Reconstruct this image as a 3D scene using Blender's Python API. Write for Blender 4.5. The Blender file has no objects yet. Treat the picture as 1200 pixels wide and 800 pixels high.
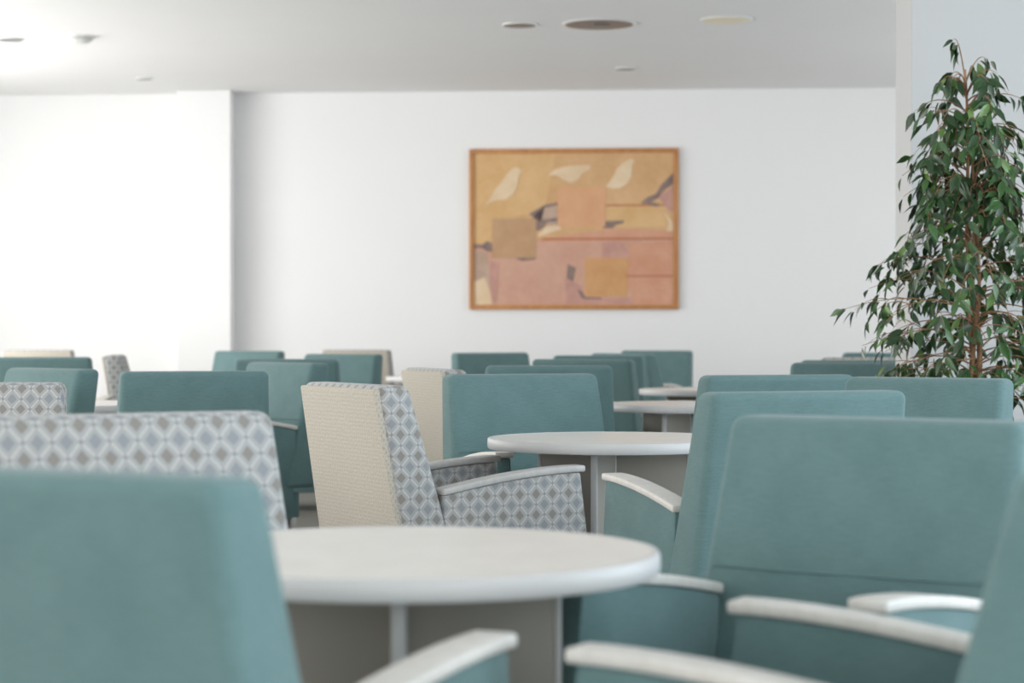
import bpy, bmesh, math, random
from mathutils import Vector, Matrix

random.seed(7)
scene = bpy.context.scene
C = scene.collection

# ------------------------------------------------------------------ camera
cam_data = bpy.data.cameras.new('camera')
cam_data.sensor_width = 36.0
cam_data.lens = 75.0
cam_data.clip_end = 200
cam_data.dof.use_dof = True
cam_data.dof.focus_distance = 8.0
cam_data.dof.aperture_fstop = 3.1
cam = bpy.data.objects.new('camera', cam_data)
C.objects.link(cam)
cam.location = (0, 0, 1.21)
cam.rotation_euler = (math.radians(90 - 0.298), 0, 0)
scene.camera = cam

# ------------------------------------------------------------------ world, exposure
world = bpy.data.worlds.new('world')
scene.world = world
world.use_nodes = True
bg = world.node_tree.nodes['Background']
bg.inputs['Color'].default_value = (0.86, 0.93, 1.0, 1)
bg.inputs['Strength'].default_value = 1.0
scene.view_settings.view_transform = 'Standard'
scene.view_settings.look = 'None'
scene.view_settings.gamma = 1.0
scene.view_settings.use_curve_mapping = False
scene.view_settings.exposure = 0.42

# daylight, and some added fill, entering through the window openings: (name, x, y, z, w along wall, h, facing, colour, watts per m2)
ROOM_L, ROOM_R, ROOM_B = -7.0, 6.4, -4.0
CEIL = 3.77
WIN_LEFT = [(-2.6, 0.6), (1.4, 4.6), (5.4, 8.6), (9.4, 12.6), (13.4, 16.6), (17.2, 21.0)]
WIN_RIGHT = [(-2.8, 0.6), (1.4, 4.6), (5.4, 8.6), (13.4, 16.6), (17.4, 20.6)]  # last two are added, unseen, to brighten the far wall and ceiling
FILL_WIN_BACK = [(-5.6, -2.2), (-1.4, 1.4), (2.0, 5.2)]  # added unseen behind the camera to light surfaces that face it
WZ0, WZ1 = 0.40, 3.30

def daylight_or_fill(a, b, wall, colour, wpm):
    ld = bpy.data.lights.new('daylight_or_fill', 'AREA')
    ld.shape = 'RECTANGLE'
    w, h = b - a, WZ1 - WZ0
    ld.size, ld.size_y = w - .12, h - .12
    ld.color = colour
    ld.energy = wpm * w * h
    o = bpy.data.objects.new('daylight_or_fill', ld)
    C.objects.link(o)
    m, z = (a + b) / 2, (WZ0 + WZ1) / 2
    if wall == 'left':
        o.location = (ROOM_L - .04, m, z); o.rotation_euler = (math.radians(90), 0, math.radians(-90))
    elif wall == 'right':
        o.location = (ROOM_R + .04, m, z); o.rotation_euler = (math.radians(90), 0, math.radians(90))
    else:
        o.location = (m, ROOM_B - .04, z); o.rotation_euler = (math.radians(90), 0, 0)
    return o

for i, (a, b) in enumerate(WIN_LEFT):
    daylight_or_fill(a, b, 'left', (1.0, 0.985, 0.955), (8.5, 9.0, 9.0, 9.0, 14.0, 16.0)[i])
for i, (a, b) in enumerate(WIN_RIGHT):
    daylight_or_fill(a, b, 'right', (0.77, 0.90, 1.0) if i < 3 else (0.93, 0.97, 1.0), 14.5 if i < 3 else 5.0)  # beyond the pier: added fill for far wall and ceiling
for a, b in FILL_WIN_BACK:
    daylight_or_fill(a, b, 'back', (0.99, 1.0, 0.97), 6.3)  # added fill from behind the camera

# ------------------------------------------------------------------ helpers
def lin(r, g, b):
    def f(c):
        c /= 255.0
        return c / 12.92 if c <= .04045 else ((c + .055) / 1.055) ** 2.4
    return (f(r), f(g), f(b), 1.0)

def mat(name, col, rough=.6, metal=0.0, spec=.5):
    m = bpy.data.materials.new(name); m.use_nodes = True
    b = m.node_tree.nodes['Principled BSDF']
    b.inputs['Base Color'].default_value = col
    b.inputs['Roughness'].default_value = rough
    b.inputs['Metallic'].default_value = metal
    b.inputs['Specular IOR Level'].default_value = spec
    return m

class NT:
    def __init__(s, m): s.t = m.node_tree; s.b = s.t.nodes['Principled BSDF']
    def n(s, typ, **kw):
        x = s.t.nodes.new(typ)
        for k, v in kw.items(): setattr(x, k, v)
        return x
    def put(s, sock, v):
        if isinstance(v, bpy.types.NodeSocket): s.t.links.new(v, sock)
        else: sock.default_value = v
    def math(s, op, a, b=0.0, c=None):
        x = s.n('ShaderNodeMath', operation=op)
        s.put(x.inputs[0], a); s.put(x.inputs[1], b)
        if c is not None: s.put(x.inputs[2], c)
        return x.outputs[0]
    def mix(s, fac, a, b):
        x = s.n('ShaderNodeMix', data_type='RGBA')
        s.put(x.inputs[0], fac); s.put(x.inputs[6], a); s.put(x.inputs[7], b)
        return x.outputs[2]
    def noise(s, vec, scale, detail=3.0, rough=.5):
        x = s.n('ShaderNodeTexNoise')
        s.put(x.inputs['Vector'], vec); x.inputs['Scale'].default_value = scale
        x.inputs['Detail'].default_value = detail; x.inputs['Roughness'].default_value = rough
        return x.outputs[0]
    def ramp(s, fac, a, b):
        x = s.n('ShaderNodeMapRange')
        s.put(x.inputs[0], fac); x.inputs[1].default_value = a; x.inputs[2].default_value = b
        return x.outputs[0]
    def uv(s): return s.n('ShaderNodeTexCoord').outputs['UV']
    def obj(s): return s.n('ShaderNodeTexCoord').outputs['Object']
    def bump(s, h, strength, dist=.002):
        x = s.n('ShaderNodeBump'); x.inputs['Strength'].default_value = strength
        x.inputs['Distance'].default_value = dist
        s.put(x.inputs['Height'], h); s.t.links.new(x.outputs[0], s.b.inputs['Normal'])
    def base(s, c): s.put(s.b.inputs['Base Color'], c)

def sep_uv(t):
    x = t.n('ShaderNodeSeparateXYZ'); t.put(x.inputs[0], t.uv()); return x.outputs[0], x.outputs[1]

def fabric_teal():
    m = mat('teal_fabric', lin(104, 150, 154), .85, spec=.2); t = NT(m)
    uv = t.uv(); u, v = sep_uv(t)
    wu = t.math('SINE', t.math('MULTIPLY', u, 1500.0)); wv = t.math('SINE', t.math('MULTIPLY', v, 1500.0))
    weave = t.math('MULTIPLY', wu, wv)
    n1 = t.noise(uv, 9.0, 4.0); n2 = t.noise(uv, 160.0, 3.0, .7)
    map_ = t.n('ShaderNodeMapping'); t.put(map_.inputs[0], uv); map_.inputs['Scale'].default_value = (25, 260, 1)
    slub = t.noise(map_.outputs[0], 1.0, 2.0)
    f = t.math('ADD', t.math('MULTIPLY', n1, .28), t.math('ADD', t.math('MULTIPLY', n2, .36), t.math('MULTIPLY', slub, .36)))
    col = t.mix(t.ramp(f, .3, .7), lin(89, 116, 117), lin(112, 139, 139))
    t.base(col)
    t.b.inputs['Sheen Weight'].default_value = .25
    t.b.inputs['Sheen Roughness'].default_value = .4
    t.bump(t.math('ADD', weave, t.math('MULTIPLY', n2, 2.0)), .35, .0012)
    return m

def fabric_pattern():
    m = mat('diamond_fabric', lin(190, 190, 190), .8, spec=.2); t = NT(m)
    u, v = sep_uv(t); uv = t.uv()
    p = t.math('MULTIPLY', u, 1 / .066); q = t.math('MULTIPLY', v, 1 / .074)
    a = t.math('ADD', p, q); b = t.math('SUBTRACT', p, q)
    wob = t.math('MULTIPLY', t.math('SUBTRACT', t.noise(uv, 60.0, 2.0), .5), .12)
    a = t.math('ADD', a, wob); b = t.math('SUBTRACT', b, wob)
    def tri(x): return t.math('ABSOLUTE', t.math('SUBTRACT', t.math('FRACT', x), .5))    # .5 on lattice lines, 0 in the middle
    ta, tb = tri(a), tri(b)
    mx = t.math('MAXIMUM', ta, tb)
    line = t.ramp(mx, .43, .455)
    inner = t.ramp(mx, .27, .23)
    par = t.math('FLOORED_MODULO', t.math('ADD', t.math('FLOOR', a), t.math('FLOOR', b)), 2.0)
    crs = t.ramp(t.math('MINIMUM', ta, tb), .385, .41)          # crossings of the lattice
    col = t.mix(inner, lin(166, 166, 166), t.mix(par, lin(144, 148, 151), lin(140, 136, 130)))
    col = t.mix(line, col, lin(190, 188, 184))
    col = t.mix(crs, col, lin(146, 147, 149))
    t.base(col)
    t.b.inputs['Sheen Weight'].default_value = .15
    t.bump(t.noise(uv, 400.0, 2.0), .3, .001)
    return m

def fabric_cream():
    m = mat('cream_weave', lin(205, 196, 180), .85, spec=.2); t = NT(m)
    u, v = sep_uv(t); uv = t.uv()
    su = t.math('SINE', t.math('MULTIPLY', u, 2 * math.pi / .016))
    row = t.math('FLOORED_MODULO', t.math('FLOOR', t.math('MULTIPLY', v, 1 / .014)), 2.0)
    su = t.math('SINE', t.math('ADD', t.math('MULTIPLY', u, 2 * math.pi / .016), t.math('MULTIPLY', row, math.pi)))
    sv = t.math('ABSOLUTE', t.math('SINE', t.math('MULTIPLY', v, math.pi / .014)))
    dots = t.ramp(t.math('MULTIPLY', su, sv), .35, .7)
    n = t.noise(uv, 120.0, 3.0, .7)
    base = t.mix(t.ramp(n, .35, .65), lin(178, 171, 158), lin(198, 192, 181))
    t.base(t.mix(t.math('MULTIPLY', dots, .55), base, lin(160, 148, 130)))
    t.bump(t.math('SUBTRACT', n, dots), .4, .002)
    return m

def plaster(name, col, var=.03):
    m = mat(name, col, .9, spec=.15); t = NT(m); o = t.obj()
    n = t.noise(o, 1.3, 3.0); c2 = tuple(c * (1 - var) for c in col[:3]) + (1,)
    t.base(t.mix(n, col, c2)); t.bump(t.noise(o, 90.0, 3.0), .08, .002)
    return m

def wood(name, ca, cb, scale=6.0):
    m = mat(name, ca, .5); t = NT(m)
    mp = t.n('ShaderNodeMapping'); t.put(mp.inputs[0], t.obj()); mp.inputs['Scale'].default_value = (scale, scale, scale * .3)
    t.base(t.mix(t.ramp(t.noise(mp.outputs[0], 5.0, 5.0, .6), .3, .7), ca, cb))
    return m

M = {}
M['teal'] = fabric_teal(); M['pattern'] = fabric_pattern(); M['cream'] = fabric_cream()
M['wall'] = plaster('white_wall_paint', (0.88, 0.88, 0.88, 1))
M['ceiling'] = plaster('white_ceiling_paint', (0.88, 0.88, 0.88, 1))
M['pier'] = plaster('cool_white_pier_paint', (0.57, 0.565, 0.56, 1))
M['laminate'] = wood('pale_laminate', lin(222, 216, 208), lin(230, 225, 218), 2.0)
M['laminate'].node_tree.nodes['Principled BSDF'].inputs['Roughness'].default_value = .32
M['edge'] = mat('white_table_edge', lin(202, 201, 200), .45)
M['legmetal'] = mat('pale_grey_metal', lin(190, 192, 192), .4, .2)
M['cap'] = wood('whitewashed_wood', lin(204, 199, 192), lin(218, 214, 208), 8.0)
M['cap_grey'] = wood('greyed_wood', lin(180, 178, 175), lin(194, 192, 189), 8.0)
M['dark'] = mat('dark_underside', lin(58, 56, 54), .7)
M['panel'] = mat('grey_laminate_panel', lin(172, 167, 158), .5)
M['seam'] = mat('teal_seam', lin(98, 126, 127), .9)
M['frame_white'] = mat('white_window_frame', lin(235, 235, 235), .4)
M['glass'] = mat('window_glass', (1, 1, 1, 1), .02); M['glass'].node_tree.nodes['Principled BSDF'].inputs['Transmission Weight'].default_value = 1.0
M['pot'] = mat('white_ceramic', lin(225, 224, 220), .35)
M['soil'] = mat('dark_soil', lin(52, 40, 30), .95)
def bark():
    m = mat('ficus_bark', lin(150, 112, 80), .8); t = NT(m)
    mp = t.n('ShaderNodeMapping'); t.put(mp.inputs[0], t.obj()); mp.inputs['Scale'].default_value = (60, 60, 14)
    n = t.noise(mp.outputs[0], 1.0, 4.0, .6)
    t.base(t.mix(t.ramp(n, .3, .7), lin(112, 80, 56), lin(172, 134, 100))); t.bump(n, .5, .004); return m
M['bark'] = bark()
def leafmat(name, a, b):
    m = mat(name, a, .35, spec=.5); t = NT(m)
    t.base(t.mix(t.ramp(t.noise(t.obj(), 14.0, 2.0), .3, .7), a, b))
    t.b.inputs['Subsurface Weight'].default_value = 0.0
    return m
M['leaf1'] = leafmat('leaf_dark', lin(32, 56, 30), lin(46, 76, 38))
M['leaf2'] = leafmat('leaf_mid', lin(46, 78, 38), lin(66, 102, 50))
M['leaf3'] = leafmat('leaf_light', lin(84, 120, 58), lin(110, 142, 76))
def floor_mat():
    m = mat('grey_brown_floor', lin(104, 100, 93), .55); t = NT(m); o = t.obj()
    t.base(t.mix(t.noise(o, 40.0, 4.0, .7), lin(112, 109, 103), lin(138, 134, 127))); return m
M['floor'] = floor_mat()

def uv_box(me):
    if not me.uv_layers: me.uv_layers.new(name='UVMap')
    uvl = me.uv_layers[0].data
    for p in me.polygons:
        n = p.normal; ax = max(range(3), key=lambda i: abs(n[i]))
        for li in p.loop_indices:
            co = me.vertices[me.loops[li].vertex_index].co
            uvl[li].uv = (co.y, co.z) if ax == 0 else ((co.x, co.z) if ax == 1 else (co.x, co.y))

def mesh_of(bm, name, smooth=None):
    bmesh.ops.recalc_face_normals(bm, faces=bm.faces)
    me = bpy.data.meshes.new(name); bm.to_mesh(me); bm.free()
    uv_box(me)
    if smooth:
        me.shade_smooth(); me.set_sharp_from_angle(angle=math.radians(smooth))
    return me

def link(name, me, material, parent=None, loc=None):
    o = bpy.data.objects.new(name, me); C.objects.link(o)
    if material is not None and not me.materials: me.materials.append(material)
    if parent: o.parent = parent
    if loc: o.location = loc
    return o

def tag(o, label=None, cat=None, group=None, kind=None):
    if label: o['label'] = label
    if cat: o['category'] = cat
    if group: o['group'] = group
    if kind: o['kind'] = kind
    return o

def empty(name, loc=(0, 0, 0), rz=0.0):
    o = bpy.data.objects.new(name, None); C.objects.link(o)
    o.empty_display_size = .2; o.location = loc; o.rotation_euler = (0, 0, rz); return o

def box(bm, x0, x1, y0, y1, z0, z1):
    vs = [bm.verts.new((x, y, z)) for x in (x0, x1) for y in (y0, y1) for z in (z0, z1)]
    for f in ((0, 1, 3, 2), (4, 6, 7, 5), (0, 4, 5, 1), (2, 3, 7, 6), (0, 2, 6, 4), (1, 5, 7, 3)):
        bm.faces.new([vs[i] for i in f])
    return vs

def bevel(bm, off, seg=3, edges=None):
    bmesh.ops.bevel(bm, geom=list(edges or bm.edges), offset=off, segments=seg, profile=.5, affect='EDGES', clamp_overlap=True)

def prism_x(bm, prof, x0, x1):
    """profile of (y, z) points extruded along x"""
    a = [bm.verts.new((x0, y, z)) for y, z in prof]; b = [bm.verts.new((x1, y, z)) for y, z in prof]
    n = len(prof)
    bm.faces.new(a); bm.faces.new(b[::-1])
    for i in range(n):
        j = (i + 1) % n; bm.faces.new((a[j], a[i], b[i], b[j]))

def lathe(bm, prof, seg=48, cx=0, cy=0, close=True):
    """profile of (r, z), revolved about z"""
    rings = []
    for r, z in prof:
        if r < 1e-6: rings.append([bm.verts.new((cx, cy, z))])
        else: rings.append([bm.verts.new((cx + r * math.cos(2 * math.pi * k / seg), cy + r * math.sin(2 * math.pi * k / seg), z)) for k in range(seg)])
    for A, B in zip(rings, rings[1:]):
        for k in range(seg):
            k2 = (k + 1) % seg
            if len(A) == 1 and len(B) == 1: continue
            if len(A) == 1: bm.faces.new((A[0], B[k], B[k2]))
            elif len(B) == 1: bm.faces.new((A[k2], A[k], B[0]))
            else: bm.faces.new((A[k2], A[k], B[k], B[k2]))

def tube(bm, pts, radii, seg=7):
    pts = [Vector(p) for p in pts]; rings = []
    for i, p in enumerate(pts):
        d = (pts[min(i + 1, len(pts) - 1)] - pts[max(i - 1, 0)])
        if d.length < 1e-9: d = Vector((0, 0, 1))
        d.normalize()
        a = d.cross(Vector((0.31, 0.95, 0.05))); a.normalize(); b = d.cross(a)
        r = radii[i] if isinstance(radii, (list, tuple)) else radii
        rings.append([bm.verts.new(p + (a * math.cos(2 * math.pi * k / seg) + b * math.sin(2 * math.pi * k / seg)) * r) for k in range(seg)])
    for A, B in zip(rings, rings[1:]):
        for k in range(seg): bm.faces.new((A[k], A[(k + 1) % seg], B[(k + 1) % seg], B[k]))
    bm.faces.new(rings[0][::-1]); bm.faces.new(rings[-1])

# ------------------------------------------------------------------ the room
FARY = 22.85; SLOPE = -0.08               # far wall stands slightly turned: nearer on the right
def far_y(x): return FARY + SLOPE * x

def structure(name, bm, m, smooth=None):
    o = link(name, mesh_of(bm, name, smooth), M[m]); o['kind'] = 'structure'; return o

bm = bmesh.new(); box(bm, ROOM_L - .3, ROOM_R + .3, ROOM_B - .3, 24.4, -.1, 0); structure('floor', bm, 'floor')
bm = bmesh.new(); box(bm, ROOM_L - .3, ROOM_R + .3, ROOM_B - .3, 24.4, CEIL, CEIL + .15); structure('ceiling', bm, 'ceiling')

def slanted(bm, x0, x1, y_off0, y_off1, z0, z1):
    vs = []
    for x in (x0, x1):
        for yo in (y_off0, y_off1):
            for z in (z0, z1): vs.append(bm.verts.new((x, far_y(x) + yo, z)))
    for f in ((0, 1, 3, 2), (4, 6, 7, 5), (0, 4, 5, 1), (2, 3, 7, 6), (0, 2, 6, 4), (1, 5, 7, 3)):
        bm.faces.new([vs[i] for i in f])

bm = bmesh.new(); slanted(bm, ROOM_L, ROOM_R, 0, .25, 0, CEIL); structure('wall_far', bm, 'wall')
bm = bmesh.new(); slanted(bm, -3.58, -3.0, -.34, 0, 0, CEIL); bevel(bm, .006, 1); structure('trim_1', bm, 'wall')
bm = bmesh.new(); slanted(bm, -3.0, ROOM_R, -.018, 0, 0, .1); structure('baseboard_far', bm, 'frame_white')
# white pier on the right behind the fig tree
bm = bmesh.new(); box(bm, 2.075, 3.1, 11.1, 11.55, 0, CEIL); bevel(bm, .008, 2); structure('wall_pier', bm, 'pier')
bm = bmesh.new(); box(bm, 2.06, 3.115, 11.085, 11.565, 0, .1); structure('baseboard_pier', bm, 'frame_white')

def wall_along_y(name, x0, x1, y0, y1, wins):
    bm = bmesh.new()
    box(bm, x0, x1, y0, y1, 0, WZ0); box(bm, x0, x1, y0, y1, WZ1, CEIL)
    e = y0
    for a, b in wins:
        box(bm, x0, x1, e, a, WZ0, WZ1); e = b
    box(bm, x0, x1, e, y1, WZ0, WZ1)
    structure(name, bm, 'wall')
wall_along_y('wall_left', ROOM_L - .25, ROOM_L, ROOM_B, 23.9, WIN_LEFT)
wall_along_y('wall_right', ROOM_R, ROOM_R + .25, ROOM_B, 22.9, WIN_RIGHT)
bm = bmesh.new()
box(bm, ROOM_L, ROOM_R, ROOM_B - .25, ROOM_B, 0, WZ0); box(bm, ROOM_L, ROOM_R, ROOM_B - .25, ROOM_B, WZ1, CEIL)
e = ROOM_L
for a, b in FILL_WIN_BACK: box(bm, e, a, ROOM_B - .25, ROOM_B, WZ0, WZ1); e = b
box(bm, e, ROOM_R, ROOM_B - .25, ROOM_B, WZ0, WZ1); structure('wall_back', bm, 'wall')

wn = [0]
def window(a, b, wall):
    wn[0] += 1
    bm = bmesh.new(); t = .06
    def bar(u0, u1, z0, z1):
        if wall == 'left': box(bm, ROOM_L - .20, ROOM_L - .12, u0, u1, z0, z1)
        elif wall == 'right': box(bm, ROOM_R + .12, ROOM_R + .20, u0, u1, z0, z1)
        else: box(bm, u0, u1, ROOM_B - .20, ROOM_B - .12, z0, z1)
    m = (a + b) / 2
    bar(a, a + t, WZ0, WZ1); bar(b - t, b, WZ0, WZ1); bar(m - t / 2, m + t / 2, WZ0 + t, WZ1 - t)
    bar(a + t, b - t, WZ0, WZ0 + t); bar(a + t, b - t, WZ1 - t, WZ1)
    w = structure('window_%d' % wn[0], bm, 'frame_white')
    for u0, u1 in ((a + t, m - t / 2), (m + t / 2, b - t)):
        bm = bmesh.new()
        if wall == 'left': box(bm, ROOM_L - .165, ROOM_L - .155, u0, u1, WZ0 + t, WZ1 - t)
        elif wall == 'right': box(bm, ROOM_R + .155, ROOM_R + .165, u0, u1, WZ0 + t, WZ1 - t)
        else: box(bm, u0, u1, ROOM_B - .165, ROOM_B - .155, WZ0 + t, WZ1 - t)
        link('pane', mesh_of(bm, 'pane'), M['glass'], w)
for a, b in WIN_LEFT: window(a, b, 'left')
for a, b in WIN_RIGHT: window(a, b, 'right')  # includes the two added fill windows beyond the pier
for a, b in FILL_WIN_BACK: window(a, b, 'back')  # frames and panes for the added fill openings

# ------------------------------------------------------------------ armchairs
Y_R, Y_F, TOP = -.42, -.29, 1.02          # rear and front edge of the backrest's top
def rear_y(z): return Y_R + (TOP - z) * .16
def front_y(z): return Y_F + (TOP - z) * .28
def half_w(z): return .343 + (TOP - z) * .04

def backrest_mesh(y_rear_off=0.0):
    bm = bmesh.new(); z0 = .30
    vs = []
    zs = [z0, .50, .70, .88, TOP]
    rings = []
    for z in zs:
        w = half_w(z); yr, yf = rear_y(z) + y_rear_off, front_y(z)
        bow = .012 * math.sin(math.pi * (z - z0) / (TOP - z0))       # cushion swells a little to the front
        rings.append([bm.verts.new(p) for p in ((-w, yr, z), (0, yr - .004, z), (w, yr, z), (w, yf, z), (0, yf + bow, z), (-w, yf, z))])
    for A, B in zip(rings, rings[1:]):
        for k in range(6): bm.faces.new((A[k], A[(k + 1) % 6], B[(k + 1) % 6], B[k]))
    bm.faces.new(rings[0][::-1]); bm.faces.new(rings[-1])
    bmesh.ops.recalc_face_normals(bm, faces=bm.faces)
    ed = [e for e in bm.edges if len(e.link_faces) == 2 and e.calc_face_angle(0) > .6]
    bevel(bm, .030, 4, ed)
    return mesh_of(bm, 'backrest', 50)

def rear_panel_mesh():
    bm = bmesh.new(); z0 = .30; t = .016
    rings = []
    for z in (z0, .6, TOP - .012):
        w = half_w(z) - .012; yr = rear_y(z) - .006
        rings.append([bm.verts.new(p) for p in ((-w, yr, z), (w, yr, z), (w, yr + t * 1.8, z), (-w, yr + t * 1.8, z))])
    for A, B in zip(rings, rings[1:]):
        for k in range(4): bm.faces.new((A[k], A[(k + 1) % 4], B[(k + 1) % 4], B[k]))
    bm.faces.new(rings[0][::-1]); bm.faces.new(rings[-1])
    bmesh.ops.recalc_face_normals(bm, faces=bm.faces)
    ed = [e for e in bm.edges if len(e.link_faces) == 2 and e.calc_face_angle(0) > .6]
    bevel(bm, .010, 3, ed)
    return mesh_of(bm, 'rear_panel', 50)

A_F, A_B = .385, -.165
def arm_top(y):
    k = max(0.0, (A_F - y) / (A_F - A_B)); return .702 - .066 * k ** 1.7

def arm_panel_mesh():
    bm = bmesh.new(); n = 12
    top = [(A_F + (A_B - A_F) * i / n, arm_top(A_F + (A_B - A_F) * i / n)) for i in range(n + 1)]
    prof = [(.455, .12)] + [(p[0] - .004, p[1]) for p in top] + [(-.14, .12)]
    prism_x(bm, prof, -.031, .031)
    bmesh.ops.recalc_face_normals(bm, faces=bm.faces)
    ed = [e for e in bm.edges if len(e.link_faces) == 2 and e.calc_face_angle(0) > .7]
    bevel(bm, .009, 2, ed)
    return mesh_of(bm, 'arm_panel', 40)

def arm_cap_mesh():
    bm = bmesh.new(); n = 12; rings = []
    for i in range(n + 1):
        y = A_F + .012 + (A_B - .006 - A_F - .012) * i / n; z = arm_top(min(y, A_F))
        rings.append([bm.verts.new(p) for p in ((-.040, y, z), (.040, y, z), (.040, y, z + .024), (-.040, y, z + .024))])
    for A, B in zip(rings, rings[1:]):
        for k in range(4): bm.faces.new((A[k], B[k], B[(k + 1) % 4], A[(k + 1) % 4]))
    bm.faces.new(rings[0]); bm.faces.new(rings[-1][::-1])
    bmesh.ops.recalc_face_normals(bm, faces=bm.faces)
    bmesh.ops.recalc_face_normals(bm, faces=bm.faces)
    ed = [e for e in bm.edges if len(e.link_faces) == 2 and e.calc_face_angle(0) > .7]
    bevel(bm, .007, 2, ed)
    return mesh_of(bm, 'arm_cap', 40)

def seat_mesh():
    bm = bmesh.new(); box(bm, -.285, .285, -.16, .35, .27, .44)
    bevel(bm, .035, 4); return mesh_of(bm, 'seat', 50)
def base_mesh():
    bm = bmesh.new(); box(bm, -.285, .285, -.24, .34, .12, .272)
    bevel(bm, .012, 2); return mesh_of(bm, 'seat_base', 40)
def leg_mesh():
    bm = bmesh.new(); vs = box(bm, -.022, .022, -.022, .022, 0, .125)
    for v in bm.verts:
        if v.co.z < .01: v.co.x *= .75; v.co.y *= .75
    bevel(bm, .004, 2); return mesh_of(bm, 'leg', 40)
def seam_mesh():
    bm = bmesh.new(); z = .693; tube(bm, [(-.33, front_y(z) + .003, z), (-.12, front_y(z) + .0105, z), (0, front_y(z) + .012, z), (.12, front_y(z) + .0105, z), (.33, front_y(z) + .003, z)], .0022, 6)
    return mesh_of(bm, 'seam', 40)

def make_chair(name, fab, cream_back):
    root = empty(name)
    f = M[fab]
    b = link('backrest', backrest_mesh(.010 if cream_back else 0), f, root)
    if cream_back: link('rear_panel', rear_panel_mesh(), M['cream'], b)['label'] = 'cream dotted woven rear panel'
    else: link('seam', seam_mesh(), M['seam'], b)
    link('seat', seat_mesh(), f, root); link('seat_base', base_mesh(), f, root)
    pm, cm, lm = arm_panel_mesh(), arm_cap_mesh(), leg_mesh()
    for s in (-1, 1):
        a = link('armrest', pm, f, root, (s * .325, 0, 0))
        link('arm_cap', cm, M['cap_grey'] if cream_back else M['cap'], a)['label'] = 'pale curved wooden arm cap'
    for sx in (-1, 1):
        for y in (-.20, .37): link('leg', lm, M['cap'], root, (sx * .325 if y > 0 else sx * .26, y, 0))
    return root

def copy_tree(o, parent=None):
    c = o.copy(); C.objects.link(c); c.parent = parent
    for ch in list(o.children): copy_tree(ch, c)
    return c

G_T, G_P = 'teal armchairs around the tables', 'diamond patterned armchairs with cream backs'
# kind, x, y, heading in degrees clockwise from the far wall, label
CHAIRS = [
 ('t', -0.494, 3.229, 27, 'blurred teal armchair filling the bottom left corner, nearest to the camera'),
 ('p', -0.709, 4.579, 150, 'large pale diamond patterned armchair right behind the corner teal chair, arm under the near table'),
 ('t', 0.600, 4.350, 215, 'big teal armchair facing the near white table, its wide backrest filling the right side'),
 ('t', 0.600, 3.386, -62, 'teal armchair cut off by the right edge, both pale arm caps at the bottom'),
 ('t', 0.785, 7.006, -21, 'teal armchair just behind the big right one, arm reaching the second table'),
 ('p', -0.256, 7.797, 62, 'diamond patterned armchair with cream woven back, in sharp focus at the centre'),
 ('t', 0.150, 8.980, 161, 'bright teal armchair standing right behind the second round table'),
 ('t', 1.025, 9.464, -18, 'teal armchair rising just above the one whose arm reaches the second table'),
 ('t', 1.476, 8.307, 215, 'light teal armchair in front of the fig tree, its right side lit pale blue'),
 ('t', 1.896, 12.200, 195, 'teal armchair left of the white pier, lowest of the backs there'),
 ('t', 2.195, 13.300, 180, 'teal armchair left of the white pier, second of the backs there'),
 ('p', 2.530, 15.420, 0, 'cream backed armchair peeping out left of the white pier'),
 ('t', 3.179, 18.620, 0, 'farthest teal armchair beside the white pier, a thin green strip'),
 ('t', 0.200, 11.920, 0, 'teal armchair seen from behind, just above the bright one at the second table'),
 ('t', 0.591, 14.411, 20, 'teal armchair with pale right side at the left end of the third table'),
 ('t', 0.658, 16.620, 0, 'dark teal armchair half hidden behind the one at the third table'),
 ('t', 1.190, 17.830, 50, 'narrow angled teal armchair between two backs under the painting, above the fourth table'),
 ('t', 1.240, 19.858, 202, 'teal armchair against the far wall under the right end of the painting'),
 ('t', -0.039, 17.939, 155, 'dark teal armchair against the wall under the left end of the painting'),
 ('p', -0.060, 10.750, 70, 'cream backed patterned armchair wedged left of the bright teal one'),
 ('t', -1.603, 12.466, 229, 'light teal armchair with darker right side, left of the sharp patterned chair'),
 ('t', -1.582, 10.309, -16, 'wide dark teal armchair with pale left edge above the large patterned back'),
 ('t', -1.497, 14.550, 0, 'dark teal armchair seen from behind, just behind the light one left of centre'),
 ('t', -2.564, 19.458, 202, 'pale teal armchair at the far wall below the white column'),
 ('t', -1.524, 16.904, 208, 'teal armchair with dark right side right of the white column'),
 ('p', -1.460, 21.400, 12, 'farthest grey cream armchair by the wall right of the white column'),
 ('p', -4.649, 21.300, 0, 'farthest cream armchair at the left edge of the picture'),
 ('t', -3.356, 15.620, 0, 'dark green teal armchair at the left edge, below the farthest cream one'),
 ('t', -2.558, 10.443, 226, 'light teal armchair at the left edge with rounded right side'),
 ('p', -1.966, 7.448, 178, 'small white diamond patterned armchair at the left edge'),
 ('p', -2.754, 16.695, 84, 'patterned armchair seen from its narrow side, beside the wide dark teal back'),
]
protos = {}
for kind, x, y, hd, label in CHAIRS:
    if kind not in protos:
        o = make_chair('armchair', 'teal' if kind == 't' else 'pattern', kind == 'p'); protos[kind] = o
    else:
        o = copy_tree(protos[kind])
    o.location = (x, y, 0); o.rotation_euler = (0, 0, -math.radians(hd))
    tag(o, label, 'armchair', G_T if kind == 't' else G_P)

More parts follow.
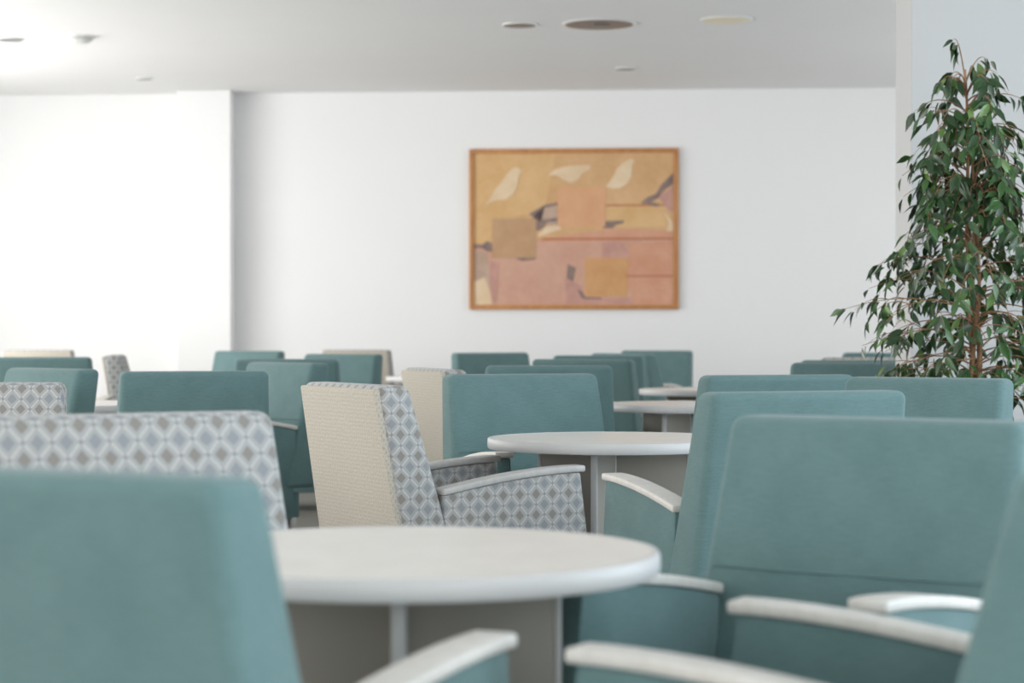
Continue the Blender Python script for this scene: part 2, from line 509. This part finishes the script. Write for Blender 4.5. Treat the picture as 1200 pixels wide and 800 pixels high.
# ------------------------------------------------------------------ round tables
TR, TZ = .485, .80
FIN = .30                                  # reach of the crossed base panels
def top_mesh():
    bm = bmesh.new()
    lathe(bm, [(0, TZ - .001), (TR - .014, TZ - .001), (TR - .014, TZ - .038), (0, TZ - .038)], 72)
    return mesh_of(bm, 'tabletop', 30)
def edge_mesh():
    bm = bmesh.new()
    lathe(bm, [(TR - .0145, TZ - .039), (TR - .005, TZ - .040), (TR - .001, TZ - .035), (TR, TZ - .02), (TR - .001, TZ - .005), (TR - .005, TZ), (TR - .0145, TZ), (TR - .0145, TZ - .039)], 72)
    return mesh_of(bm, 'edge_band', 50)
def fin_mesh():
    bm = bmesh.new(); box(bm, .012, FIN - .012, -.011, .011, .012, TZ - .040); bevel(bm, .002, 1)
    return mesh_of(bm, 'base_panel', 40)
def fin_edge_mesh():
    bm = bmesh.new(); box(bm, FIN - .0125, FIN, -.0125, .0125, .0, TZ - .052); bevel(bm, .003, 2)
    return mesh_of(bm, 'edge_strip', 40)
def bracket_mesh():
    bm = bmesh.new(); box(bm, FIN - .03, FIN + .02, -.04, .04, TZ - .053, TZ - .0385); bevel(bm, .003, 1)
    return mesh_of(bm, 'bracket', 40)
def hub_mesh():
    bm = bmesh.new(); lathe(bm, [(0, .0), (.030, .0), (.030, .014), (.017, .02), (.017, TZ - .06), (.06, TZ - .052), (.06, TZ - .0385), (0, TZ - .0385)], 24)
    return mesh_of(bm, 'post', 40)
tmesh = (top_mesh(), edge_mesh(), fin_mesh(), fin_edge_mesh(), bracket_mesh(), hub_mesh())
TABLES = [
 (-.2075, 3.990, 2, 'large blurred white round table in the foreground'),
 (.390, 8.170, -17, 'white round table at the centre, between patterned and teal armchairs'),
 (1.000, 12.00, -33, 'small looking third round table right of the bright teal chair'),
 (1.375, 14.96, 10, 'farthest round table in the right row, below the painting'),
 (-.640, 19.00, 10, 'round table near the far wall, a sliver left of the cream backs'),
 (-2.390, 12.06, 20, 'round table at left, a sliver between light and dark teal chairs'),
]
for x, y, a, label in TABLES:
    r = empty('round_table', (x, y, 0), math.radians(a))
    tag(r, label, 'table', 'round white tables')
    link('tabletop', tmesh[0], M['laminate'], r); link('edge_band', tmesh[1], M['edge'], r)
    link('post', tmesh[5], M['legmetal'], r)
    for k in range(4):
        l = link('base_panel', tmesh[2], M['panel'], r); l.rotation_euler = (0, 0, math.pi / 2 * k)
        link('edge_strip', tmesh[3], M['edge'], l); link('bracket', tmesh[4], M['legmetal'], l)

# ------------------------------------------------------------------ painting
def zpx(x, y):               # painting layout units: 0..1 across, 0..1 down the canvas
    return ((x - 75) / 890.0, (y - 52) / 686.0)
PW, PH = 2.235, 1.715
pcx = .66; pcz = 1.21 + (387 - 268.5) / 2500 * far_y(.66)
pr = empty('framed_painting', (pcx, far_y(pcx) - .002, pcz - PH / 2), math.atan(SLOPE))
tag(pr, 'large framed ochre and pink abstract painting with pale birds on the far wall', 'painting')
M['frame'] = wood('orange_brown_frame_wood', lin(176, 118, 66), lin(200, 142, 84), 3.0)
FW = .048
def frame_bar(horizontal):
    bm = bmesh.new()
    if horizontal: box(bm, -PW / 2, PW / 2, -.05, 0, 0, FW)
    else: box(bm, -FW / 2, FW / 2, -.05, 0, FW, PH - FW)
    bevel(bm, .006, 2); return mesh_of(bm, 'frame_bar', 40)
hb, vb = frame_bar(True), frame_bar(False)
link('frame_bar', hb, M['frame'], pr); link('frame_bar', hb, M['frame'], pr, (0, 0, PH - FW))
link('frame_bar', vb, M['frame'], pr, (-PW / 2 + FW / 2, 0, 0)); link('frame_bar', vb, M['frame'], pr, (PW / 2 - FW / 2, 0, 0))
def paint(name, a, b, scale=3.0):
    m = mat(name, lin(*a), .8, spec=.2); t = NT(m); o = t.obj()
    f = t.math('ADD', t.math('MULTIPLY', t.noise(o, scale, 4.0, .6), .7), t.math('MULTIPLY', t.noise(o, scale * 9, 3.0, .7), .3))
    t.base(t.mix(t.ramp(f, .38, .64), lin(*a), lin(*b))); t.bump(t.noise(o, 60, 3), .3, .003); return m
P = {
 'ochre': paint('paint_ochre', (206, 163, 118), (220, 181, 138), 2.2),
 'gold': paint('paint_gold', (212, 171, 120), (224, 187, 140), 3.0),
 'pink': paint('paint_pink', (202, 156, 136), (214, 172, 152), 2.4),
 'rose': paint('paint_rose', (206, 150, 122), (216, 166, 140), 3.0),
 'cream': paint('paint_cream', (222, 195, 160), (232, 209, 178), 5.0),
 'tan': paint('paint_tan', (216, 163, 124), (224, 175, 138), 4.0),
 'taupe': paint('paint_taupe', (188, 151, 116), (200, 163, 130), 5.0),
 'orange': paint('paint_orange', (204, 153, 106), (214, 167, 122), 4.0),
 'line': paint('paint_rust', (170, 97, 62), (180, 107, 70), 8.0),
 'slate': paint('paint_slate', (120, 106, 108), (160, 136, 124), 9.0),
 'grey': paint('paint_grey', (180, 153, 134), (200, 173, 156), 6.0),
 'mauve': paint('paint_mauve', (190, 145, 134), (206, 161, 146), 5.0),
}
bm = bmesh.new(); box(bm, -PW / 2 + FW * .6, PW / 2 - FW * .6, -.028, -.005, FW * .6, PH - FW * .6)
cv = link('canvas', mesh_of(bm, 'canvas'), P['ochre'], pr)
layer = [0]
def patch(name, pts, m):
    layer[0] += 1
    y = -.028 - .00018 * layer[0]
    bm = bmesh.new(); vs = []
    lo_u, hi_u = FW / PW * .98, 1 - FW / PW * .98; lo_v, hi_v = FW / PH * .98, 1 - FW / PH * .98
    for px, py in pts:
        u, v = zpx(px, py); u = min(max(u, lo_u), hi_u); v = min(max(v, lo_v), hi_v)
        vs.append(bm.verts.new((-PW / 2 + u * PW, y, PH - v * PH)))
    f = bm.faces.new(vs)
    r = bmesh.ops.extrude_face_region(bm, geom=[f])
    for v in r['geom']:
        if isinstance(v, bmesh.types.BMVert): v.co.y = -.0275
    me = mesh_of(bm, name); return link(name, me, P[m], cv)
def rect(x0, y0, x1, y1): return [(x0, y0), (x1, y0), (x1, y1), (x0, y1)]
patch('colour_field', [(92, 70), (440, 70), (430, 150), (400, 285), (330, 330), (170, 350), (170, 450), (92, 460)], 'gold')
patch('colour_field', [(92, 460), (200, 470), (360, 440), (500, 432), (942, 430), (942, 718), (92, 718)], 'pink')
patch('colour_field', [(360, 440), (655, 395), (942, 400), (942, 437), (380, 452)], 'rose')
patch('colour_field', [(330, 325), (440, 285), (455, 300), (455, 380), (400, 375), (345, 350)], 'grey')
patch('colour_field', [(330, 330), (400, 290), (450, 282), (452, 292), (390, 305), (345, 345), (400, 355), (450, 345), (450, 362), (380, 365)], 'slate')
patch('colour_field', [(755, 460), (942, 445), (942, 596), (745, 596)], 'rose')
patch('colour_field', [(750, 602), (942, 602), (942, 718), (770, 718)], 'rose')
patch('colour_field', [(92, 480), (150, 500), (165, 600), (175, 716), (92, 716)], 'grey')
patch('colour_field', [(92, 620), (140, 600), (170, 680), (172, 716), (92, 716)], 'cream')
patch('colour_field', [(165, 530), (205, 540), (200, 640), (190, 716), (172, 716), (160, 620)], 'mauve')
patch('colour_field', [(495, 545), (530, 560), (520, 610), (500, 650), (490, 600)], 'slate')
patch('colour_field', [(480, 600), (560, 640), (560, 716), (490, 716)], 'mauve')
patch('colour_field', [(640, 450), (720, 445), (760, 500), (750, 520), (640, 520)], 'mauve')
patch('colour_field', [(545, 655), (575, 690), (770, 685), (775, 716), (540, 716)], 'mauve')
patch('colour_field', [(535, 650), (555, 660), (570, 685), (640, 688), (640, 694), (555, 692)], 'slate')
patch('colour_field', rect(568, 518, 750, 683), 'orange')
patch('colour_field', [(660, 300), (830, 300), (880, 310), (915, 340), (910, 385), (720, 392), (660, 360)], 'gold')
patch('rust_line', rect(650, 292, 942, 297), 'line')
patch('rust_line', rect(385, 434, 942, 440), 'line')
patch('rust_line', rect(745, 594, 942, 599), 'line')
patch('dark_stroke', [(803, 286), (830, 262), (868, 248), (890, 210), (942, 158), (942, 205), (905, 230), (880, 262), (850, 282), (890, 292), (870, 300), (830, 290)], 'slate')
patch('colour_field', [(880, 262), (942, 210), (942, 320), (925, 322), (900, 290)], 'mauve')
patch('pale_chip', [(905, 322), (942, 370), (942, 405), (915, 405), (922, 370)], 'cream')
patch('dark_stroke', [(655, 362), (735, 358), (730, 372), (700, 378), (685, 392), (640, 390), (655, 380)], 'slate')
patch('dark_stroke', [(355, 362), (405, 362), (400, 380), (375, 400), (362, 400)], 'slate')
patch('pale_chip', [(362, 425), (400, 385), (455, 378), (470, 395), (420, 410), (380, 425)], 'cream')
patch('dark_stroke', [(92, 455), (130, 462), (150, 445), (172, 455), (172, 492), (150, 488), (130, 475), (92, 476)], 'slate')
patch('colour_field', [(270, 518), (362, 512), (355, 525), (300, 530)], 'slate')
patch('square', rect(172, 350, 360, 518), 'taupe')
patch('square', rect(452, 220, 655, 384), 'tan')
patch('pale_bird', [(133, 306), (160, 268), (182, 228), (212, 192), (240, 155), (262, 134), (282, 130), (300, 146), (287, 165), (280, 212), (262, 246), (228, 270), (192, 270), (160, 282)], 'cream')
patch('pale_bird', [(412, 165), (440, 140), (500, 125), (590, 122), (592, 142), (556, 158), (540, 186), (508, 198), (474, 184), (450, 166)], 'cream')
patch('pale_bird', [(655, 214), (684, 178), (702, 140), (735, 110), (764, 95), (778, 104), (768, 128), (766, 172), (746, 204), (716, 222), (680, 224)], 'cream')

# ------------------------------------------------------------------ ceiling fixtures
M['fix_white'] = mat('white_fixture', lin(232, 232, 230), .35)
M['fix_grey'] = mat('grey_reflector', lin(105, 107, 107), .35, .5)
M['fix_warm'] = mat('frosted_cream_diffuser', lin(236, 226, 196), .4)
def fixture(name, label, px, py, wpx, kind, cat='ceiling light'):
    d = (CEIL - 1.21) * 2500 / (387 - py); x = (px - 600) * d / 2500; r = wpx * d / 2500 / 2
    o = empty(name, (x, d, CEIL)); tag(o, label, cat)
    if kind == 'dome':
        bm = bmesh.new(); lathe(bm, [(r * 1.05, 0), (r * 1.05, -.012), (r * .95, -.016), (r * .9, -.03), (r * .7, -.055), (r * .3, -.066), (0, -.068)], 32); link('body', mesh_of(bm, 'body', 50), M['fix_white'], o)
        bm = bmesh.new(); lathe(bm, [(r * .93, -.0165), (r * .95, -.024), (r * .9, -.031)], 32); link('vent_ring', mesh_of(bm, 'vent_ring', 50), M['legmetal'], o)
        return
    bm = bmesh.new(); lathe(bm, [(r * .90, -.001), (r * 1.0, -.001), (r * 1.0, -.006), (r * .97, -.012), (r * .90, -.010), (r * .90, -.001)], 40)
    link('trim_ring', mesh_of(bm, 'trim_ring', 40), M['fix_white'], o)
    bm = bmesh.new()
    if kind == 'lens': lathe(bm, [(r * .90, -.009), (r * .6, -.022), (r * .3, -.026), (0, -.027)], 40)
    else: lathe(bm, [(r * .90, -.0108), (r * .6, -.0115), (r * .3, -.0115), (0, -.0115)], 40)
    link('diffuser' if kind == 'lens' else 'reflector', mesh_of(bm, 'reflector', 40), M['fix_warm'] if kind == 'lens' else M['fix_grey'], o)
    if kind == 'big':
        bm = bmesh.new(); lathe(bm, [(0, -.0112), (r * .3, -.0112), (r * .3, -.018), (r * .24, -.022), (0, -.022)], 32); link('lamp_housing', mesh_of(bm, 'lamp_housing', 40), M['fix_grey'], o)
fixture('downlight', 'small round recessed downlight left of the largest ceiling light', 609, 29, 42, 'small')
fixture('downlight', 'largest round ceiling light with grey reflector and white ring', 702, 28, 88, 'big')
fixture('downlight', 'round ceiling light with cream diffuser, rightmost on the ceiling', 851, 23, 62, 'lens')
fixture('downlight', 'small recessed downlight closest to the wall above the painting', 733, 80, 26, 'small')
fixture('smoke_detector', 'round white domed detector on the ceiling at left', 92, 43, 36, 'dome', 'smoke detector')
fixture('downlight', 'small ceiling downlight cut by the left picture edge', 12, 46, 32, 'small')
fixture('downlight', 'tiny recessed downlight near the far wall at left', 169, 92, 20, 'small')

# ------------------------------------------------------------------ weeping fig
FX, FY = 2.13, 9.9
fig = empty('weeping_fig', (FX, FY, 0))
tag(fig, 'tall weeping fig tree with drooping dark green leaves in front of the white pier', 'plant')
bm = bmesh.new(); lathe(bm, [(0, 0), (.17, 0), (.185, .02), (.225, .40), (.235, .42), (.235, .44), (.215, .44), (.205, .38), (0, .38)], 40)
link('pot', mesh_of(bm, 'pot', 40), M['pot'], fig)
bm = bmesh.new(); lathe(bm, [(0, .395), (.1, .398), (.207, .39), (.2, .375), (0, .375)], 32); link('soil', mesh_of(bm, 'soil', 40), M['soil'], fig)
rng = random.Random(11)
stems = []
for k in range(3):                                     # braided stems
    ph = 2 * math.pi * k / 3; pts, rad = [], []
    top = (2.42, 2.1, 1.85)[k]
    for i in range(40):
        z = .37 + (top - .37) * i / 39
        tw = .022 * max(.35, 1 - max(0, z - 1.3) * .7)
        pts.append((tw * math.cos(ph + z * 5.5) + .02 * math.sin(z * 1.7) + .012 * (z - 1) * (k - 1), tw * math.sin(ph + z * 5.5), z))
        rad.append(max(.004, .017 * (1 - (z - .37) / (top - .3) * .72)))
    bm = bmesh.new(); tube(bm, pts, rad, 8); link('stem', mesh_of(bm, 'stem', 60), M['bark'], fig); stems.append(pts)

ENV = [(.85, .40), (1.0, .46), (1.2, .48), (1.38, .52), (1.55, .46), (1.75, .38), (1.95, .35), (2.15, .30), (2.35, .25), (2.56, .10)]
def env(z):
    for (a, ra), (b, rb) in zip(ENV, ENV[1:]):
        if a <= z <= b: return ra + (rb - ra) * (z - a) / (b - a)
    return ENV[0][1] if z < ENV[0][0] else .05
leaves = []          # (pos, direction, normal hint, length)
branch_bm = bmesh.new()
def grow(base, az, reach, rise, droop, nl, r0=.0045):
    d = Vector((math.cos(az), math.sin(az), 0)); pts = []
    n = 9; side = Vector((-d.y, d.x, 0)); cur = rng.uniform(-.12, .12)
    for i in range(n + 1):
        t = i / n
        p = Vector(base) + d * reach * t + side * cur * reach * t * t + Vector((0, 0, rise * math.sin(min(1, t * 1.2) * math.pi * .5) - droop * t * t))
        pts.append(p)
    tube(branch_bm, pts, [r0 * (1 - .75 * i / n) for i in range(n + 1)], 5)
    for j in range(nl):
        t = rng.uniform(.25, 1.0) if j else 1.0
        i = min(n - 1, int(t * n)); p = pts[i].lerp(pts[i + 1], t * n - i)
        s = rng.choice((-1, 1)); out = d * rng.uniform(.1, .7) + side * s * rng.uniform(.2, 1.0) + Vector((0, 0, rng.uniform(-1.5, -.25)))
        out.normalize(); ln = rng.uniform(.068, .105)
        q = p + out * .012
        leaves.append((q, out, ln))
    return pts
for k in range(135):
    z = .82 + (2.36 - .82) * ((k + rng.random()) / 135) ** .95
    st = stems[k % 3]; zt = min(z, st[-1][2] - .02)
    b = min(st, key=lambda p: abs(p[2] - zt))
    az = k * 2.39996 + rng.uniform(-.4, .4)
    z_tip = max(zt, z) + .1
    reach = env(z + .05) * rng.uniform(.55, 1.0)
    pts = grow((b[0], b[1], max(zt, b[2])), az, reach, rng.uniform(.06, .18), rng.uniform(.08, .24), rng.randint(5, 8))
    for q in range(rng.choice((1, 1, 2))):
        p = pts[rng.randint(3, 7)]
        grow(p, az + rng.choice((-1, 1)) * rng.uniform(.5, 1.1), reach * rng.uniform(.3, .55), rng.uniform(0, .08), rng.uniform(.06, .16), rng.randint(3, 5), .0028)
# long branches reaching left, and the leading shoots on top
for (z, az, reach, rise, droop, nl) in [(1.30, math.pi, .60, .10, .09, 14), (1.22, math.pi + .2, .55, .02, .10, 12), (1.45, math.pi - .3, .45, .16, .10, 11), (1.12, math.pi + .1, .50, .0, .12, 12), (1.08, math.pi + .5, .46, .0, .10, 10),
                                        (1.02, 0.1, .42, .05, .1, 12), (1.02, -1.2, .36, .06, .1, 12), (1.35, -.5, .42, .1, .1, 12),
                                        (2.36, math.pi, .06, .20, 0, 9), (2.36, .4, .12, .14, .03, 9), (2.30, -.6, .15, .14, .05, 9), (2.28, 2.4, .12, .14, .05, 8),
                                        (2.22, math.pi + .2, .26, .10, .10, 11), (2.25, -.1, .30, .10, .10, 12), (2.12, .2, .32, .10, .12, 12), (2.30, math.pi + .7, .20, .12, .08, 10), (2.30, -1.3, .20, .12, .08, 10), (2.05, -.4, .32, .1, .12, 12), (1.95, math.pi - .2, .30, .1, .12, 10)]:
    b = min(stems[0], key=lambda p: abs(p[2] - z))
    pts = grow((b[0], b[1], z), az, reach, rise, droop, nl)
    if reach > .4:
        for q in range(3): grow(pts[4 + q], az + (-.7, .6, -.4)[q], .16, .02, .07, 4, .0025)
link('branches', mesh_of(branch_bm, 'branches', 60), M['bark'], fig)['kind'] = 'stuff'

def leaf_geo(length=1.0):
    """folded, pointed leaf along +y, normal +z; unit length"""
    prof = [(0, .0), (.12, .105), (.32, .185), (.55, .165), (.78, .075), (1.0, 0.0)]
    vs, fs = [], []
    for y, w in prof:
        sag = -.16 * y * y
        if w == 0: vs.append((0, y, sag))
        else: vs += [(-w, y, sag + w * .35), (0, y, sag), (w, y, sag + w * .35)]
    fs += [(0, 2, 1), (0, 3, 2)]
    i = 1
    for k in range(3):
        a, b = i, i + 3
        fs += [(a, a + 1, b + 1, b), (a + 1, a + 2, b + 2, b + 1)]; i += 3
    fs += [(i, i + 1, i + 3), (i + 1, i + 2, i + 3)]
    return vs, fs
LV, LF = leaf_geo()
def leaf_matrix(p, d, ln):
    y = d.normalized()
    up = Vector((p.x, p.y, 0)); up = up.normalized() if up.length > .01 else Vector((0, -1, 0))
    up = (up + Vector((rng.uniform(-.7, .7), rng.uniform(-.7, .7), rng.uniform(.0, .9))))
    x = y.cross(up)
    if x.length < .05: x = y.cross(Vector((1, 0, .2)))
    x.normalize(); z = x.cross(y)
    m = Matrix((x, y, z)).transposed().to_4x4() @ Matrix.Diagonal((ln, ln, ln, 1))
    m.translation = p
    return m
leaf_me = []
for k, mm in enumerate(('leaf1', 'leaf2', 'leaf3')):
    me = bpy.data.meshes.new('leaf'); me.from_pydata(LV, [], LF); me.materials.append(M[mm]); me.shade_smooth(); leaf_me.append(me)
def score(l):
    p = l[0]; wx, wy = FX + p.x, FY + p.y
    ix, iy = 600 + 2500 * wx / wy, 387 + 2500 * (1.21 - p.z) / wy
    return (0 if ix < 1198 and iy < 448 else 10) + p.y - l[2] * 3
leaves = [l for l in leaves if not (abs(l[0].x - .01) < .05 and l[0].y < .02 and .9 < l[0].z < 2.0 and rng.random() < .75)]
leaves.sort(key=score)
rest_v, rest_f, rest_m = [], [], []
for i, (p, d, ln) in enumerate(leaves):
    m = leaf_matrix(p, d, ln); k = rng.choices((0, 1, 2), (.52, .40, .08))[0]
    if i < 300:
        o = link('leaf', leaf_me[k], None, fig); o.matrix_basis = m
    else:
        n0 = len(rest_v); rest_v += [tuple(m @ Vector(v)) for v in LV]
        rest_f += [tuple(n0 + q for q in f) for f in LF]; rest_m += [k] * len(LF)
me = bpy.data.meshes.new('foliage'); me.from_pydata(rest_v, [], rest_f)
for mm in ('leaf1', 'leaf2', 'leaf3'): me.materials.append(M[mm])
me.polygons.foreach_set('material_index', rest_m); me.shade_smooth()
link('foliage', me, None, fig)['kind'] = 'stuff'
print('leaves', len(leaves))
